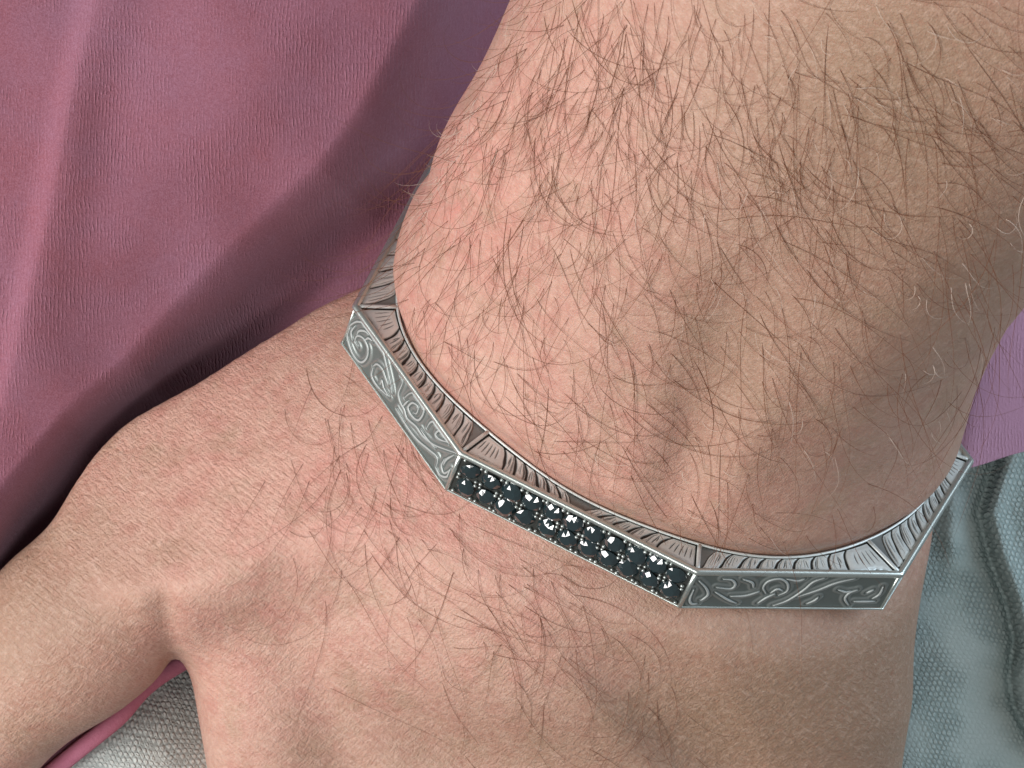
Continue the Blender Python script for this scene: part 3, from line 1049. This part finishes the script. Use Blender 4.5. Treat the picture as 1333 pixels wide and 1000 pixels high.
def facet(i, strokes=None, off=None, sc=1.0, corners=None, base_pat=0.25):
    L, fr, e3, n3 = facet_frame(i)
    step = 0.08 if strokes else 0.4
    ns, nt = int((L - 0.5) / step), int((W - 0.8) / step)
    sg_, yg = np.meshgrid(np.linspace(0.25, L - 0.25, ns + 1), np.linspace(0.45, W - 0.2, nt + 1), indexing='ij')
    h = np.full(sg_.shape, -0.28)
    pat = np.full(sg_.shape, base_pat)
    lines = []
    if strokes:
        (ax, ay), (bx, by), (cx, cy) = corners   # start, end, start-low in zoom px
        Mx = np.array([[bx - ax, cx - ax], [by - ay, cy - ay]], float)
        inv = np.linalg.inv(Mx)
        dmin = np.full(sg_.shape, 9.0)
        for st in strokes:
            q = catmull(st, 6)
            uv = (q - np.array([ax, ay])) @ inv.T
            pl = np.stack([np.clip(uv[:, 0], 0.02, 0.98) * L, np.clip(uv[:, 1] * W, 0.75, W - 0.45)], -1)
            lines.append(pl)
            for a, b in zip(pl[:-1], pl[1:]):
                d = b - a; l2 = d @ d + 1e-9
                t = np.clip(((sg_ - a[0]) * d[0] + (yg - a[1]) * d[1]) / l2, 0, 1)
                dmin = np.minimum(dmin, np.hypot(sg_ - a[0] - t * d[0], yg - a[1] - t * d[1]))
        h = h + 0.14 * smoothstep((0.80 - dmin) / 0.4) - 0.10 * np.exp(-((dmin - 0.22) / 0.08) ** 2)
        pat = np.clip(0.74 - 0.40 * smoothstep((0.80 - dmin) / 0.25) + 0.45 * np.exp(-((dmin - 0.22) / 0.09) ** 2), 0, 1)
    PV = fr(sg_, yg, h).reshape(-1, 3)
    ids = np.arange(sg_.size).reshape(sg_.shape)
    fq = np.stack([ids[:-1, :-1], ids[1:, :-1], ids[1:, 1:], ids[:-1, 1:]], -1).reshape(-1, 4)
    nn = np.cross(PV[fq[0, 1]] - PV[fq[0, 0]], PV[fq[0, 3]] - PV[fq[0, 0]])
    if nn @ n3 < 0: fq = fq[:, ::-1]
    o = bpart("engraved_panel" if i != 2 else "stone_setting", PV, fq, M_PANEL if i != 2 else M_SETTING, None, True, pat.reshape(-1))
    for pl in lines:
        n = len(pl)
        t = np.linspace(0, 1, n)
        r = 0.04 + 0.12 * np.sin(math.pi * np.clip(t, 0.02, 0.98)) ** 0.7
        v, f = tube(fr(pl[:, 0], pl[:, 1], np.full(n, -0.10)), r, 8, flat=(n3, 0.55))
        bpart("scroll", v, f, M_RIM, o, True, np.full(len(v), 0.42))
    return o, fr, L, e3, n3


facet(1, SCR_BC, None, 1, ((100, 50), (590, 765), (35, 235)))
facet(3, SCR_DE, None, 1, ((125, 255), (1265, 275), (40, 470)))
for i in (0, 4, 5, 6, 7):
    facet(i)
setting, fr, L, e3, n3 = facet(2, base_pat=0.3)


def gem_mesh():
    def ringv(n, r, z, ph=0.0):
        return [(r * math.cos(2 * math.pi * (k + ph) / n), r * math.sin(2 * math.pi * (k + ph) / n), z) for k in range(n)]
    v = ringv(8, 0.52, 0.38) + ringv(8, 0.82, 0.22, 0.5) + ringv(16, 1.0, 0.03) + ringv(16, 1.0, -0.05) + [(0, 0, -0.55)]
    f = [tuple(range(8))]
    for k in range(8):
        l = (k + 1) % 8
        f.append((k, 8 + k, l))                       # star
        g0, g1, g2 = 16 + 2 * k, 16 + (2 * k + 1) % 16, 16 + (2 * k + 2) % 16
        km = (k - 1) % 8
        f.append((k, 8 + km, g0, 8 + k))              # kite
        f.append((8 + k, g0, g1)); f.append((8 + k, g1, g2))
    for k in range(16):
        l = (k + 1) % 16
        f.append((16 + k, 32 + k, 32 + l, 16 + l))
        f.append((32 + k, 48, 32 + l))
    me = bpy.data.meshes.new("gemstone")
    me.from_pydata([tuple(c * 1.32 * MM for c in q) for q in v], [], f)
    me.materials.append(M_GEM)
    return me


from mathutils import Matrix, Vector
GM = gem_mesh()
y3 = np.cross(n3, e3)


def orient(tilt=0.0):
    a = random.uniform(0, 6.28)
    ez = n3 + tilt * (math.cos(a) * e3 + math.sin(a) * y3)
    ez /= np.linalg.norm(ez)
    b = random.uniform(0, 6.28)
    ex = math.cos(b) * e3 + math.sin(b) * y3
    ex -= ez * (ex @ ez); ex /= np.linalg.norm(ex)
    ey = np.cross(ez, ex)
    return Matrix(np.stack([ex, ey, ez], 1).tolist())


NG = 11
s0 = 0.75
pitch = (L - 2 * s0) / NG
rows = (0.72 + 1.34, 0.72 + 1.34 + 2.68)
for j in range(NG):
    for y in rows:
        o = bpy.data.objects.new("gemstone", GM)
        scene.collection.objects.link(o)
        pos = fr(np.float64(s0 + pitch * (j + 0.5) + random.gauss(0, .04)), np.float64(y + random.gauss(0, .04)), np.float64(-0.12))
        o.matrix_local = Matrix.Translation([(c) * MM for c in (pos - BL)]) @ orient(random.uniform(0.05, 0.34)).to_4x4() @ Matrix.Scale(random.uniform(0.93, 1.04), 4)
        o.parent = setting


def bead_mesh():
    import bmesh
    bm = bmesh.new()
    bmesh.ops.create_icosphere(bm, subdivisions=2, radius=0.24 * MM)
    me = bpy.data.meshes.new("bead")
    bm.to_mesh(me); bm.free()
    me.polygons.foreach_set("use_smooth", [True] * len(me.polygons))
    me.materials.append(M_PANEL)
    return me


BM = bead_mesh()
ymid = sum(rows) / 2
for j in range(NG + 1):
    s = s0 + pitch * j
    spots = []
    e = 0.30
    if j in (0, NG):
        sg1 = 1 if j == 0 else -1
        spots = [(s + sg1 * 0.12, 0.75), (s + sg1 * 0.12, ymid - .3), (s + sg1 * 0.12, ymid + .3), (s + sg1 * 0.12, W - 0.62)]
    else:
        spots = [(s - e, 0.78), (s + e, 0.78), (s - e, ymid - e), (s + e, ymid - e), (s - e, ymid + e), (s + e, ymid + e), (s - e, W - 0.66), (s + e, W - 0.66)]
    for a, b in spots:
        o = bpy.data.objects.new("bead", BM)
        scene.collection.objects.link(o)
        pos = fr(np.float64(a + random.gauss(0, .05)), np.float64(b + random.gauss(0, .05)), np.float64(0.0))
        k = random.uniform(0.8, 1.1)
        o.matrix_local = Matrix.Translation([c * MM for c in (pos - BL)]) @ Matrix.Scale(k, 4)
        o.parent = setting
